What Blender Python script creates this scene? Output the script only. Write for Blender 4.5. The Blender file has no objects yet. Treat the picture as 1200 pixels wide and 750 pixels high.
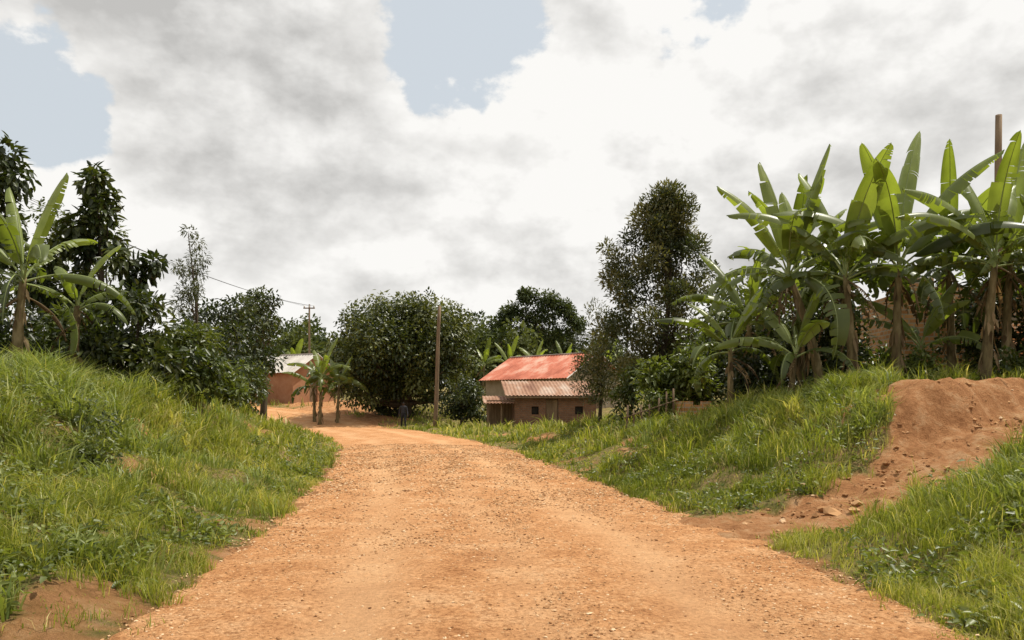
import bpy, math, random
import numpy as np
from mathutils import Vector
R = np.random.RandomState(7)
random.seed(7)
scene = bpy.context.scene
COL = scene.collection

# ------------------------------------------------------------------ helpers
def hash2(ix, iy, seed):
    n = (ix.astype(np.int64)*374761393 + iy.astype(np.int64)*668265263 + seed*1274126177) & 0x7fffffff
    n = ((n ^ (n >> 13))*1274126177) & 0x7fffffff
    n = n ^ (n >> 16)
    return (n & 0xffff)/65535.0
def vnoise(x, y, s=1.0, seed=0, octv=3):
    x = np.asarray(x, float)*s; y = np.asarray(y, float)*s
    out = 0; amp = 1; tot = 0
    for o in range(octv):
        ix = np.floor(x); iy = np.floor(y); fx = x-ix; fy = y-iy
        fx = fx*fx*(3-2*fx); fy = fy*fy*(3-2*fy)
        a = hash2(ix, iy, seed+o); b = hash2(ix+1, iy, seed+o); c = hash2(ix, iy+1, seed+o); d = hash2(ix+1, iy+1, seed+o)
        out = out + amp*((a*(1-fx)+b*fx)*(1-fy)+(c*(1-fx)+d*fx)*fy)
        tot += amp; amp *= 0.5; x, y = (x*.8-y*.6)*2.03+11.3, (x*.6+y*.8)*2.03+5.7
    return out/tot
def sstep(a, b, x):
    t = np.clip((x-a)/(b-a), 0, 1); return t*t*(3-2*t)
def nrm(v):
    return v/np.maximum(np.linalg.norm(v, axis=-1, keepdims=True), 1e-9)

class MB:
    def __init__(s): s.v=[]; s.f=[]; s.n=0; s.r=[]
    def add(s, v, faces, mat=0, rnd=0.5):
        v = np.asarray(v, float).reshape(-1, 3)
        for f in faces:
            f = np.asarray(f, np.int64)
            if len(f): s.f.append((f+s.n, mat))
        s.v.append(v); r = np.zeros(len(v))+rnd; s.r.append(r); s.n += len(v)
    def build(s, name, mats, smooth=True, parent=None, extra=None):
        me = bpy.data.meshes.new(name)
        V = np.concatenate(s.v); me.vertices.add(len(V)); me.vertices.foreach_set("co", V.ravel().astype(np.float32))
        loops = np.concatenate([f.ravel() for f, m in s.f])
        lens = np.concatenate([np.full(len(f), f.shape[1]) for f, m in s.f])
        mi = np.concatenate([np.full(len(f), m) for f, m in s.f])
        starts = np.concatenate([[0], np.cumsum(lens)[:-1]])
        me.loops.add(len(loops)); me.loops.foreach_set("vertex_index", loops.astype(np.int32))
        me.polygons.add(len(lens)); me.polygons.foreach_set("loop_start", starts.astype(np.int32))
        me.polygons.foreach_set("material_index", mi.astype(np.int32))
        me.polygons.foreach_set("use_smooth", np.full(len(lens), smooth))
        a = me.attributes.new("rnd", 'FLOAT', 'POINT'); a.data.foreach_set("value", np.concatenate(s.r).astype(np.float32))
        if extra:
            for k, arr in extra.items():
                a = me.attributes.new(k, 'FLOAT', 'POINT'); a.data.foreach_set("value", arr.astype(np.float32))
        for m in mats: me.materials.append(m)
        me.update(calc_edges=True); me.validate()
        ob = bpy.data.objects.new(name, me); COL.objects.link(ob)
        if parent: ob.parent = parent
        return ob
def tube(mb, pts, rad, sides=8, mat=0, rnd=0.5, cap=True):
    pts = np.asarray(pts, float); k = len(pts); rad = np.zeros(k)+rad
    T = nrm(np.gradient(pts, axis=0))
    ref = np.array([1., 0, 0]) if abs(T[0][0]) < 0.8 else np.array([0., 1, 0])
    A = nrm(np.cross(T, ref)); B = np.cross(T, A)
    an = np.linspace(0, 2*np.pi, sides, endpoint=False)
    V = pts[:, None]+rad[:, None, None]*(A[:, None]*np.cos(an)[None, :, None]+B[:, None]*np.sin(an)[None, :, None])
    i = np.arange(k-1)[:, None]*sides; j = np.arange(sides)[None]; j2 = (j+1) % sides
    F = np.stack([i+j, i+j2, i+sides+j2, i+sides+j], -1).reshape(-1, 4)
    faces = [F]
    if cap: faces.append(np.arange(sides)[None]+(k-1)*sides); faces.append(np.arange(sides)[::-1][None])
    mb.add(V.reshape(-1, 3), faces, mat, rnd)
def box(mb, a, b, mat=0, rnd=0.5):
    x0, y0, z0 = a; x1, y1, z1 = b
    v = [(x0,y0,z0),(x1,y0,z0),(x1,y1,z0),(x0,y1,z0),(x0,y0,z1),(x1,y0,z1),(x1,y1,z1),(x0,y1,z1)]
    mb.add(v, [np.array([(0,3,2,1),(4,5,6,7),(0,1,5,4),(1,2,6,5),(2,3,7,6),(3,0,4,7)])], mat, rnd)
def leaves(mb, P, D, L, W, mat=0, rnd=0.5, jit=0.5, droop=0.15, fold=0.12):
    n = len(P); D = nrm(D); L = np.zeros(n)+L; W = np.zeros(n)+W
    up = np.array([0, 0, 1.])+R.normal(0, jit, (n, 3))
    S = nrm(np.cross(D, up)); N = np.cross(S, D)
    l = L[:, None]; w = W[:, None]
    v0 = P; v1 = P+D*l*.28-S*w*.5+N*w*fold; v2 = P+D*l*.68-S*w*.38+N*w*fold-N*l*droop*.5
    v3 = P+D*l-N*l*droop; v4 = P+D*l*.68+S*w*.38+N*w*fold-N*l*droop*.5; v5 = P+D*l*.28+S*w*.5+N*w*fold
    V = np.stack([v0, v1, v2, v3, v4, v5], 1).reshape(-1, 3)
    b = np.arange(n)[:, None]*6
    mb.add(V, [np.concatenate([b+np.array([[0,3,2,1]]), b+np.array([[0,5,4,3]])])], mat, np.repeat(np.zeros(n)+rnd, 6))
def empty(name, loc=(0,0,0), rz=0):
    e = bpy.data.objects.new(name, None); e.location = loc; e.rotation_euler = (0,0,rz); COL.objects.link(e); e.empty_display_size=.1
    return e

# ------------------------------------------------------------------ materials
def newmat(name):
    m = bpy.data.materials.new(name); m.use_nodes = True
    nt = m.node_tree; nt.nodes.clear()
    return m, nt
def N(nt, t, **kw):
    n = nt.nodes.new(t)
    for k, v in kw.items():
        if hasattr(n, k): setattr(n, k, v)
        else: n.inputs[k].default_value = v
    return n
def ramp(nt, stops):
    r = nt.nodes.new('ShaderNodeValToRGB'); e = r.color_ramp.elements
    while len(e) < len(stops): e.new(.5)
    for i, (p, c) in enumerate(stops): e[i].position = p; e[i].color = (*c, 1) if len(c) == 3 else c
    return r
def leafmat(name, dark, mid, light, tmix=0.3, rough=0.45, trans=None, spec=.5, noisy=False):
    m, nt = newmat(name); L = nt.links.new
    at = N(nt, 'ShaderNodeAttribute', attribute_name='rnd')
    r = ramp(nt, [(0, dark), (.5, mid), (1, light)]); L(at.outputs['Fac'], r.inputs[0])
    src = r.outputs[0]
    if noisy:
        tc = N(nt, 'ShaderNodeTexCoord'); nz = N(nt, 'ShaderNodeTexNoise', Scale=3.0, Detail=2.0); L(tc.outputs['Object'], nz.inputs['Vector'])
        hs = N(nt, 'ShaderNodeHueSaturation'); mr = N(nt, 'ShaderNodeMapRange'); 
        mr.inputs[3].default_value = .6; mr.inputs[4].default_value = 1.4; L(nz.outputs[0], mr.inputs[0]); L(mr.outputs[0], hs.inputs['Value']); L(r.outputs[0], hs.inputs['Color'])
        src = hs.outputs[0]
    p = N(nt, 'ShaderNodeBsdfPrincipled', Roughness=rough); p.inputs['Specular IOR Level'].default_value = spec
    L(src, p.inputs['Base Color'])
    t = N(nt, 'ShaderNodeBsdfTranslucent')
    mx = N(nt, 'ShaderNodeMix', data_type='RGBA', blend_type='MULTIPLY'); mx.inputs[0].default_value = 1
    tr = trans or (1.5, 1.5, .55); mx.inputs[7].default_value = (*tr, 1); L(src, mx.inputs[6]); L(mx.outputs[2], t.inputs[0])
    ms = N(nt, 'ShaderNodeMixShader'); ms.inputs[0].default_value = tmix; L(p.outputs[0], ms.inputs[1]); L(t.outputs[0], ms.inputs[2])
    o = N(nt, 'ShaderNodeOutputMaterial'); L(ms.outputs[0], o.inputs[0])
    return m
def noisemat(name, stops, scale=5., detail=6., rough=.85, bump=.3, bscale=None, stretch=(1,1,1), spec=.2, metal=0., bdist=.02):
    m, nt = newmat(name); L = nt.links.new
    tc = N(nt, 'ShaderNodeTexCoord'); mp = N(nt, 'ShaderNodeMapping'); mp.inputs['Scale'].default_value = stretch; L(tc.outputs['Object'], mp.inputs[0])
    nz = N(nt, 'ShaderNodeTexNoise', Scale=scale, Detail=detail, Roughness=.65); L(mp.outputs[0], nz.inputs['Vector'])
    r = ramp(nt, stops); L(nz.outputs[0], r.inputs[0])
    p = N(nt, 'ShaderNodeBsdfPrincipled', Roughness=rough, Metallic=metal); p.inputs['Specular IOR Level'].default_value = spec
    L(r.outputs[0], p.inputs['Base Color'])
    n2 = N(nt, 'ShaderNodeTexNoise', Scale=bscale or scale*4, Detail=4.0); L(mp.outputs[0], n2.inputs['Vector'])
    b = N(nt, 'ShaderNodeBump', Strength=bump, Distance=bdist); L(n2.outputs[0], b.inputs['Height']); L(b.outputs[0], p.inputs['Normal'])
    o = N(nt, 'ShaderNodeOutputMaterial'); L(p.outputs[0], o.inputs[0])
    return m
M_bark = noisemat('bark', [(.3,(.035,.026,.017)),(.7,(.12,.09,.06))], 6, stretch=(1,1,.25), bump=.6)
M_wood = noisemat('weathered_wood', [(.3,(.10,.065,.04)),(.7,(.26,.18,.11))], 8, stretch=(1,1,.12), bump=.5)
M_stem = noisemat('banana_stem', [(.3,(.06,.038,.018)),(.5,(.14,.11,.05)),(.72,(.28,.22,.12))], 5, stretch=(1,1,.35), bump=.6)
M_dead = leafmat('dead_leaf', (.07,.045,.022), (.16,.11,.055), (.3,.22,.12), .25, .7, (1.2,1.,.7), .2)
M_banana = leafmat('banana_leaf', (.05,.068,.016), (.12,.15,.034), (.23,.275,.075), .44, .38, (1.55,1.6,.5), .5, True)
M_rib = noisemat('banana_midrib', [(.3,(.16,.2,.07)),(.7,(.28,.32,.13))], 5, bump=.1)
M_leafD = leafmat('leaf_dark', (.014,.023,.007), (.044,.06,.014), (.14,.15,.04), .25, .42)
M_leafM = leafmat('leaf_mid', (.024,.04,.01), (.078,.1,.02), (.19,.21,.055), .32, .42)
M_leafL = leafmat('leaf_light', (.045,.068,.015), (.13,.16,.034), (.27,.3,.08), .34, .45)
M_leafA = leafmat('leaf_airy', (.02,.03,.012), (.06,.072,.023), (.16,.148,.058), .26, .5)
M_leafF = leafmat('leaf_far', (.024,.038,.014), (.065,.083,.026), (.135,.15,.055), .25, .6, spec=.2)
M_grass = leafmat('grass_blade', (.12,.155,.022), (.285,.31,.048), (.6,.53,.22), .4, .55, (1.3,1.3,.5), .25)
M_tallg = leafmat('tall_grass_blade', (.1,.14,.03), (.22,.265,.065), (.4,.41,.16), .35, .5, spec=.3)
M_brown = noisemat('rusty_sheet', [(.3,(.15,.06,.032)),(.5,(.3,.16,.095)),(.68,(.42,.32,.25))], 1.1, rough=.65, bump=.1, stretch=(1,.3,.3))
M_red = noisemat('red_roof_sheet', [(.3,(.32,.085,.045)),(.5,(.54,.17,.1)),(.66,(.62,.38,.28))], .6, rough=.6, bump=.1)
M_pale = noisemat('pale_roof_sheet', [(.3,(.38,.34,.3)),(.7,(.62,.58,.52))], 1.2, rough=.5, bump=.1)
M_tan = noisemat('plaster_wall', [(.3,(.26,.2,.13)),(.7,(.42,.33,.23))], 1.5, bump=.3)
M_orange = noisemat('orange_plaster', [(.3,(.3,.14,.07)),(.7,(.42,.23,.13))], 1.5, bump=.3)
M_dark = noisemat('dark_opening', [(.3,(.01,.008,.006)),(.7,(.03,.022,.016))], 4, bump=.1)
def stonemat():
    m, nt = newmat('laterite_stone'); L = nt.links.new
    at = N(nt, 'ShaderNodeAttribute', attribute_name='rnd')
    r = ramp(nt, [(0,(.14,.06,.025)),(.35,(.32,.165,.07)),(.7,(.5,.29,.14)),(1,(.66,.48,.3))]); L(at.outputs['Fac'], r.inputs[0])
    p = N(nt, 'ShaderNodeBsdfPrincipled', Roughness=.9); p.inputs['Specular IOR Level'].default_value=.15; L(r.outputs[0], p.inputs['Base Color'])
    o = N(nt, 'ShaderNodeOutputMaterial'); L(p.outputs[0], o.inputs[0]); return m
M_rock = stonemat()
M_wire = noisemat('wire_metal', [(.3,(.05,.05,.05)),(.7,(.09,.09,.09))], 5, bump=0.05)

def brickmat(name, c1, c2, mortar, sc):
    m, nt = newmat(name); L = nt.links.new
    tc = N(nt, 'ShaderNodeTexCoord'); sp = N(nt, 'ShaderNodeSeparateXYZ'); L(tc.outputs['Object'], sp.inputs[0])
    ad = N(nt, 'ShaderNodeMath', operation='ADD'); L(sp.outputs[0], ad.inputs[0]); L(sp.outputs[1], ad.inputs[1])
    cb = N(nt, 'ShaderNodeCombineXYZ'); L(ad.outputs[0], cb.inputs[0]); L(sp.outputs[2], cb.inputs[1])
    br = N(nt, 'ShaderNodeTexBrick'); br.inputs['Scale'].default_value = sc
    br.inputs['Color1'].default_value = (*c1,1); br.inputs['Color2'].default_value = (*c2,1); br.inputs['Mortar'].default_value = (*mortar,1)
    br.inputs['Mortar Size'].default_value = .018; br.inputs['Brick Width'].default_value = .26; br.inputs['Row Height'].default_value = .12; br.inputs['Bias'].default_value=-.1
    L(cb.outputs[0], br.inputs['Vector'])
    nz = N(nt, 'ShaderNodeTexNoise', Scale=2.5, Detail=8.0); L(tc.outputs['Object'], nz.inputs[0])
    mr = N(nt, 'ShaderNodeMapRange'); mr.inputs[3].default_value=.6; mr.inputs[4].default_value=1.35; L(nz.outputs[0], mr.inputs[0])
    hs = N(nt, 'ShaderNodeHueSaturation'); L(br.outputs[0], hs.inputs['Color']); L(mr.outputs[0], hs.inputs['Value'])
    p = N(nt, 'ShaderNodeBsdfPrincipled', Roughness=.9); L(hs.outputs[0], p.inputs['Base Color'])
    b = N(nt, 'ShaderNodeBump', Strength=.6, Distance=.02); b.invert=True; L(br.outputs['Fac'], b.inputs['Height']); L(b.outputs[0], p.inputs['Normal'])
    o = N(nt, 'ShaderNodeOutputMaterial'); L(p.outputs[0], o.inputs[0]); return m
M_brick = brickmat('orange_brick', (.74,.38,.16), (.5,.21,.08), (.56,.43,.3), 1.0)
M_brickd = brickmat('brown_brick', (.2,.095,.05), (.13,.062,.033), (.15,.095,.062), 1.0)

# ------------------------------------------------------------------ terrain
YY = [-40,0,5.3,6.5,8.3,11.5,16.6,25,33,45,50,55,60,66,72,80]
XL = [-2.6,-2.6,-2.69,-2.82,-2.98,-3.33,-3.97,-5.4,-7.5,-11.8,-14.2,-18,-26,-48,-400,-900]
XR = [3.1,3.1,3.08,2.99,2.93,2.46,1.51,.2,-1.8,-5.4,-7.9,-11,-16,-27,-50,-400]
yfine = np.linspace(-40, 80, 1201)
def smooth_tab(tab):
    t = np.interp(yfine, YY, tab); k = np.ones(25)/25
    tp = np.pad(t, 12, mode='edge'); return np.convolve(tp, k, 'valid')
XLs = smooth_tab(XL); XRs = smooth_tab(XR)
def edges(y): return np.interp(y, yfine, XLs), np.interp(y, yfine, XRs)
PATH = np.array([(2.2,9.5,0.),(3.8,10.0,.1),(5.8,10.9,.66),(7.8,12.1,1.2),(10,13.2,1.6),(16,15,1.8),(30,18,1.9)])
def pathdist(x, y):
    best = np.full(np.shape(x), 1e9); bz = np.zeros(np.shape(x)); side = np.zeros(np.shape(x))
    for a, b in zip(PATH[:-1], PATH[1:]):
        d = b[:2]-a[:2]; l2 = (d**2).sum()
        t = np.clip(((x-a[0])*d[0]+(y-a[1])*d[1])/l2, 0, 1)
        px = a[0]+t*d[0]; py = a[1]+t*d[1]; q = np.hypot(x-px, y-py)
        s = np.sign(-(x-a[0])*d[1]+(y-a[1])*d[0])
        m = q < best; best = np.where(m, q, best); bz = np.where(m, a[2]+t*(b[2]-a[2]), bz); side = np.where(m, s, side)
    return best, bz, side
def base_z(y): return np.interp(y, [-40,30,45,50,65,75,120,400,1500], [0,0,-.05,-.1,1.5,2.0,3.,9.,20.])
def height(x, y, detail=True):
    x = np.asarray(x, float); y = np.asarray(y, float)
    xl, xr = edges(y); zb = base_z(y)
    n1 = vnoise(x, y, .9, 3)-.5; n2 = vnoise(x, y, 3.1, 9)-.5
    dl = xl-x+n1*.5; dr = x-xr+n1*.5
    HL = np.interp(y, [-40,8,12,20,30,38,46,52], [1.9,1.95,2.0,1.8,1.4,.95,.3,0])
    HRr = np.interp(y, [-40,8,10,12.5,16,18,20,30,38,44], [1.25,1.3,1.5,1.97,1.9,1.75,1.45,.7,.25,-.05])
    sl = np.interp(dl, [0,.5,1.8,2.6,3.3,4.5,6,14], [0,.04,.26,.42,.78,.95,1,1.1])
    sr = np.interp(dr, [0,.6,2,4,5.5,12], [0,.04,.32,.84,1,1.03])
    z = zb + np.where(dl > 0, HL*sl, 0)+np.where(dr > 0, HRr*sr, 0)
    off = np.clip(np.maximum(dl, dr), 0, 1.5)/1.5
    calm = 1-.65*np.exp(-(((x-8.5)/2.5)**2+((y-14)/2.0)**2))
    if detail:
        z = z+off*(n1*.42+n2*.2)*np.where(y > 60, .5, 1)*calm
    d, pz, sd = pathdist(x, y)
    d = d+(vnoise(x, y, 1.1, 21, 2)-.5)*.45
    wide = np.where(sd > 0, 1.3, 1.5)
    m = 1-sstep(.6, wide, d)
    z = z*(1-m)+(pz+(n2*.16+n1*.1 if detail else 0))*m
    return z
def dirtmask(x, y):
    xl, xr = edges(y)
    n = vnoise(x, y, 1.3, 31, 4)-.5; n3 = vnoise(x, y, 6, 77, 2)-.5
    inside = np.minimum(x-xl, xr-x)+n*.6+n3*.45
    m = sstep(-.1, .18, inside)
    d, pz, sd = pathdist(x, y); d = d+n*1.1+n3*.5
    far = np.where(sd > 0, .9+1.3*sstep(5.0, 6.8, x), .85)
    m = np.maximum(m, 1-sstep(far-.2, far+.12, d))
    m = np.maximum(m, .75*sstep(.64,.72,vnoise(x,y,1.0,35,3)+n3*.1)*(y<30))
    def blob(cx, cy, rx, ry, k=1.0):
        q = ((x-cx)/rx)**2+((y-cy)/ry)**2+n*2.2
        return k*(1-sstep(.6, 1.1, q))
    for b in [(-11.5,53,4.5,5),(-13.5,60,4,6),(-.6,35,1.5,.8),(.9,28.5,.9,.6),(-16,66,6,5),(2.2,38.5,2,1.0),(9.0,14.1,2.2,.9)]:
        m = np.maximum(m, blob(*b))
    return m
xs = np.concatenate([-np.geomspace(1500, 32, 26), np.arange(-30, -12, .35), np.arange(-12, 12, .1), np.arange(12, 30, .35), np.geomspace(32, 1500, 26)])
ys = np.concatenate([-np.geomspace(60, 4, 8), np.arange(-3, 18, .1), np.arange(18, 45, .22), np.arange(45, 80, .5), np.geomspace(81, 1500, 30)])
GX, GY = np.meshgrid(xs, ys); gx = GX.ravel(); gy = GY.ravel()
gz = height(gx, gy); exl, exr = edges(gy); ins = np.minimum(gx-exl, exr-gx)
DM = dirtmask(gx, gy)
rid = np.abs(vnoise(gx+gy*.4,gy,2.2,17,3)-.5)*2
gz = gz-.04*sstep(.25, .6, ins)+np.where(ins<0,DM*((vnoise(gx,gy,5.,19,3)-.5)*.12+(rid-.2)*.12*sstep(.3,1.2,gz)),0)
mb = MB(); nx = len(xs); ny = len(ys)
ii = (np.arange(ny-1)[:, None]*nx+np.arange(nx-1)[None]).ravel()
mb.add(np.stack([gx, gy, gz], 1), [np.stack([ii, ii+1, ii+nx+1, ii+nx], 1)])
def groundmat():
    m, nt = newmat('ground_soil'); L = nt.links.new
    tc = N(nt, 'ShaderNodeTexCoord')
    at = N(nt, 'ShaderNodeAttribute', attribute_name='dirt')
    nz = N(nt, 'ShaderNodeTexNoise', Scale=4.2, Detail=8.0, Roughness=.75); L(tc.outputs['Object'], nz.inputs[0])
    g = ramp(nt, [(.3,(.08,.08,.022)),(.45,(.15,.14,.04)),(.54,(.24,.18,.075)),(.66,(.34,.21,.11))]); L(nz.outputs[0], g.inputs[0])
    nd = N(nt, 'ShaderNodeTexNoise', Scale=3.5, Detail=9.0, Roughness=.75); L(tc.outputs['Object'], nd.inputs[0])
    d = ramp(nt, [(.3,(.23,.095,.036)),(.5,(.42,.2,.085)),(.7,(.55,.34,.18))]); L(nd.outputs[0], d.inputs[0])
    mx = N(nt, 'ShaderNodeMix', data_type='RGBA'); L(at.outputs['Fac'], mx.inputs[0]); L(g.outputs[0], mx.inputs[6]); L(d.outputs[0], mx.inputs[7])
    p = N(nt, 'ShaderNodeBsdfPrincipled', Roughness=.95); p.inputs['Specular IOR Level'].default_value = .1; L(mx.outputs[2], p.inputs['Base Color'])
    n2 = N(nt, 'ShaderNodeTexNoise', Scale=14.0, Detail=7.0, Roughness=.75); L(tc.outputs['Object'], n2.inputs[0])
    b = N(nt, 'ShaderNodeBump', Strength=1.0, Distance=.09); L(n2.outputs[0], b.inputs['Height']); L(b.outputs[0], p.inputs['Normal'])
    o = N(nt, 'ShaderNodeOutputMaterial'); L(p.outputs[0], o.inputs[0]); return m
mb.build('ground', [groundmat()], True, extra={'dirt': DM})

def roadmat():
    m, nt = newmat('laterite_road'); L = nt.links.new
    tc = N(nt, 'ShaderNodeTexCoord'); at = N(nt, 'ShaderNodeAttribute', attribute_name='track')
    nz = N(nt, 'ShaderNodeTexNoise', Scale=1.1, Detail=10.0, Roughness=.75); L(tc.outputs['Object'], nz.inputs[0])
    r = ramp(nt, [(.3,(.33,.14,.052)),(.5,(.475,.235,.1)),(.7,(.58,.345,.18))]); L(nz.outputs[0], r.inputs[0])
    nf = N(nt, 'ShaderNodeTexNoise', Scale=24.0, Detail=6.0, Roughness=.8); L(tc.outputs['Object'], nf.inputs[0])
    rf = ramp(nt, [(.36,(.5,.41,.34)),(.5,(1,1,1)),(.62,(1.3,1.35,1.42))]); L(nf.outputs[0], rf.inputs[0])
    m1 = N(nt, 'ShaderNodeMix', data_type='RGBA', blend_type='MULTIPLY'); m1.inputs[0].default_value=1; L(r.outputs[0], m1.inputs[6]); L(rf.outputs[0], m1.inputs[7])
    m2 = N(nt, 'ShaderNodeMix', data_type='RGBA'); m2.inputs[7].default_value=(.61,.37,.195,1); L(m1.outputs[2], m2.inputs[6])
    ml = N(nt, 'ShaderNodeMath', operation='MULTIPLY'); ml.inputs[1].default_value=.5; L(at.outputs['Fac'], ml.inputs[0]); L(ml.outputs[0], m2.inputs[0])
    p = N(nt, 'ShaderNodeBsdfPrincipled', Roughness=.95); p.inputs['Specular IOR Level'].default_value=.1; L(m2.outputs[2], p.inputs['Base Color'])
    b = N(nt, 'ShaderNodeBump', Strength=1.0, Distance=.03); L(nf.outputs[0], b.inputs['Height']); L(b.outputs[0], p.inputs['Normal'])
    o = N(nt, 'ShaderNodeOutputMaterial'); L(p.outputs[0], o.inputs[0]); return m
ry = np.concatenate([np.arange(-8, 3, .1), np.arange(3, 14, .04), np.arange(14, 30, .1), np.arange(30, 66, .3)]); K = 140
u = np.linspace(0, 1, K)
a, b = edges(ry)
el = a-.05+(vnoise(ry, ry*0, 1.1, 41, 5)-.5)*.5; er = b+.05+(vnoise(ry, ry*0+50, 1.1, 42, 5)-.5)*.5
RX = el[:, None]*(1-u)+er[:, None]*u; RY = np.repeat(ry[:, None], K, 1)
edge = np.minimum(u, 1-u)[None]*(er-el)[:, None]
lat = u[None]*6.0+0*RX+(vnoise(RX*0, RY, .25, 63)-.5)*.8
trk = np.exp(-((lat-1.5)/.4)**2)+np.exp(-((lat-2.9)/.3)**2)*.5+np.exp(-((lat-4.3)/.42)**2)
lump = (vnoise(RX, RY, .9, 51)-.5)*.05+(vnoise(RX, RY, 8, 52, 4)-.5)*.03
rz = base_z(RY)+.06*sstep(0, 2.8, edge)-.03*trk+lump
rz = np.where(edge < .12, np.minimum(rz, height(RX, RY)+.0)-.015, rz+.012)
mb = MB(); nr = len(ry)
ii = (np.arange(nr-1)[:, None]*K+np.arange(K-1)[None]).ravel()
mb.add(np.stack([RX.ravel(), RY.ravel(), rz.ravel()], 1), [np.stack([ii, ii+1, ii+K+1, ii+K], 1)])
trkn = np.clip(trk*(.3+1.2*vnoise(RX*2, RY*.25, 1.5, 61)), 0, 1)
mb.build('dirt_road', [roadmat()], True, extra={'track': trkn.ravel()})
def roadz(x, y):
    xl, xr = edges(y); e = np.minimum(x-xl, xr-x); w=(xr-xl); la=(x-xl)/w*6+(vnoise(x*0,y,.25,63)-.5)*.8
    tk=np.exp(-((la-1.5)/.4)**2)+np.exp(-((la-2.9)/.3)**2)*.5+np.exp(-((la-4.3)/.42)**2)
    return base_z(y)+.012+.06*sstep(0,2.8,e)-.03*tk+(vnoise(x,y,.9,51)-.5)*.05+(vnoise(x,y,8,52,4)-.5)*.03

def stones(name, x, y, z, s, flat=.6, rnd=None):
    n = len(x); mb = MB()
    o = np.array([(1,0,0),(-1,0,0),(0,1,0),(0,-1,0),(0,0,1),(0,0,-1),(.6,.6,.45),(-.6,.6,.45),(-.6,-.6,.45),(.6,-.6,.45)], float)
    V = o[None]*(1+R.uniform(-.35,.35,(n,10,1)))+R.normal(0,.1,(n,10,3)); V[:,:,2]*=flat
    an = R.uniform(0,6.28,n); c=np.cos(an)[:,None]; q=np.sin(an)[:,None]
    V = np.stack([V[:,:,0]*c-V[:,:,1]*q, V[:,:,0]*q+V[:,:,1]*c, V[:,:,2]],2)*s[:,None,None]+np.stack([x,y,z],1)[:,None]
    F = np.array([(0,6,9),(2,7,6),(1,8,7),(3,9,8),(4,6,7),(4,7,8),(4,8,9),(4,9,6),(0,2,6),(2,1,7),(1,3,8),(3,0,9),(5,2,0),(5,1,2),(5,3,1),(5,0,3)])
    if rnd is None: rnd=np.clip(R.normal(.56,.25,n),0,1)
    mb.add(V.reshape(-1,3), [(np.arange(n)[:,None,None]*10+F[None]).reshape(-1,3)],0,np.repeat(rnd,10))
    return mb.build(name, [M_rock], False)
n = 90000
y = 2.6+26*R.rand(n)**1.6; a, b = edges(y); uu = R.rand(n); x = a+(b-a)*(uu*1.04-.02)
keep = R.rand(n) < (.3+.7*sstep(.42,.62,vnoise(x, y*.5, 1.6, 71)))
x=x[keep]; y=y[keep]; s = .004+.014*R.rand(len(x))**2.9
s = np.where(R.rand(len(x))<.004, s*1.8, s)*np.clip(y/9,.9,1.8)
stones('gravel', x, y, roadz(x,y)+s*.1, s)
n=600; t=R.rand(n); x=3.2+6.5*t+R.normal(0,.35,n); y=9.9+3.4*t+R.normal(.25,.45,n); s=.012+.035*R.rand(n)**3
big=[(4.0,10.0,.12),(4.25,9.9,.09),(4.0,10.25,.08),(4.4,10.15,.09),(3.8,9.95,.06),(6.9,12.9,.06),(7.6,13.3,.07)]
x=np.concatenate([x,[q[0] for q in big]]); y=np.concatenate([y,[q[1] for q in big]]); s=np.concatenate([s,[q[2] for q in big]])
stones('loose_rocks', x, y, height(x,y)+s*.1, s, .7, np.clip(R.normal(.42,.2,len(x)),0,1))

# ------------------------------------------------------------------ grass
def blades(mb, x, y, z, h, w, lean, mat=0, rnd=.5, az=None):
    n=len(x); az = R.uniform(0,6.283,n) if az is None else az
    fa = R.uniform(0,6.283,n)
    S = np.stack([np.cos(fa), np.sin(fa), 0*fa],1)*(w[:,None]*.5)
    Ld = np.stack([np.cos(az), np.sin(az), 0*az],1)*lean[:,None]*h[:,None]
    B = np.stack([x,y,z-.02],1); U=np.array([0,0,1.])
    Mi = B+Ld*.3+U*(h*.6)[:,None]; T=B+Ld+U*(h*(1-.25*lean))[:,None]
    V=np.stack([B-S,B+S,Mi-S*.85,Mi+S*.85,T],1).reshape(-1,3); b=np.arange(n)[:,None]*5
    mb.add(V,[b+np.array([[0,1,3,2]]), b+np.array([[2,3,4]])],mat,np.repeat(np.zeros(n)+rnd,5))
def scatter(n, y0, y1, p, margin=.85):
    y = y0+(y1-y0)*R.rand(n)**p; x = (R.rand(n)*2-1)*(y*margin+1.0)
    return x, y
mb = MB()
for (n, y0, y1, p, ws) in [(430000,2.5,18,1.25,1.15),(150000,14,34,1.0,2.1),(80000,30,66,1.0,3.8)]:
    x, y = scatter(n, y0, y1, p, .72 if y0<20 else .6)
    d = dirtmask(x, y); xl, xr = edges(y)
    ok = (d < .4+.5*R.rand(n))
    dens = vnoise(x, y, 1.1, 81, 4)
    ok &= R.rand(n) < (.35+1.4*sstep(.36,.56,dens))
    de = np.maximum(xl-x, x-xr)
    ok &= (de < 14)&(de>-.3)
    x=x[ok]; y=y[ok]; dens=dens[ok]; de=de[ok]; k=len(x)
    hn = vnoise(x, y, .8, 91, 3); hf = vnoise(x,y,4.,93,2); hc=vnoise(x,y,2.0,94,2)
    h = (.05+.09*sstep(.3,.75,hn)+.2*sstep(.58,.8,hf)+.22*sstep(.55,.75,hc))*(.5+.9*R.rand(k))*np.clip(.6+de*.35,.45,1.2)
    w = (.0045+.006*R.rand(k))*ws*np.clip(y/9,.8,2.)
    col = np.clip(-.05+.8*vnoise(x,y,.6,95,3)+R.normal(0,.18,k)+.8*(vnoise(x,y,2.5,96,3)-.5),0,1)
    col = np.where(R.rand(k)<.07, 1.0, col)
    blades(mb, x, y, height(x,y), h*(1 if y0<20 else 1.15), w, R.uniform(.15,1.0,k), 0, col)
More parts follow.
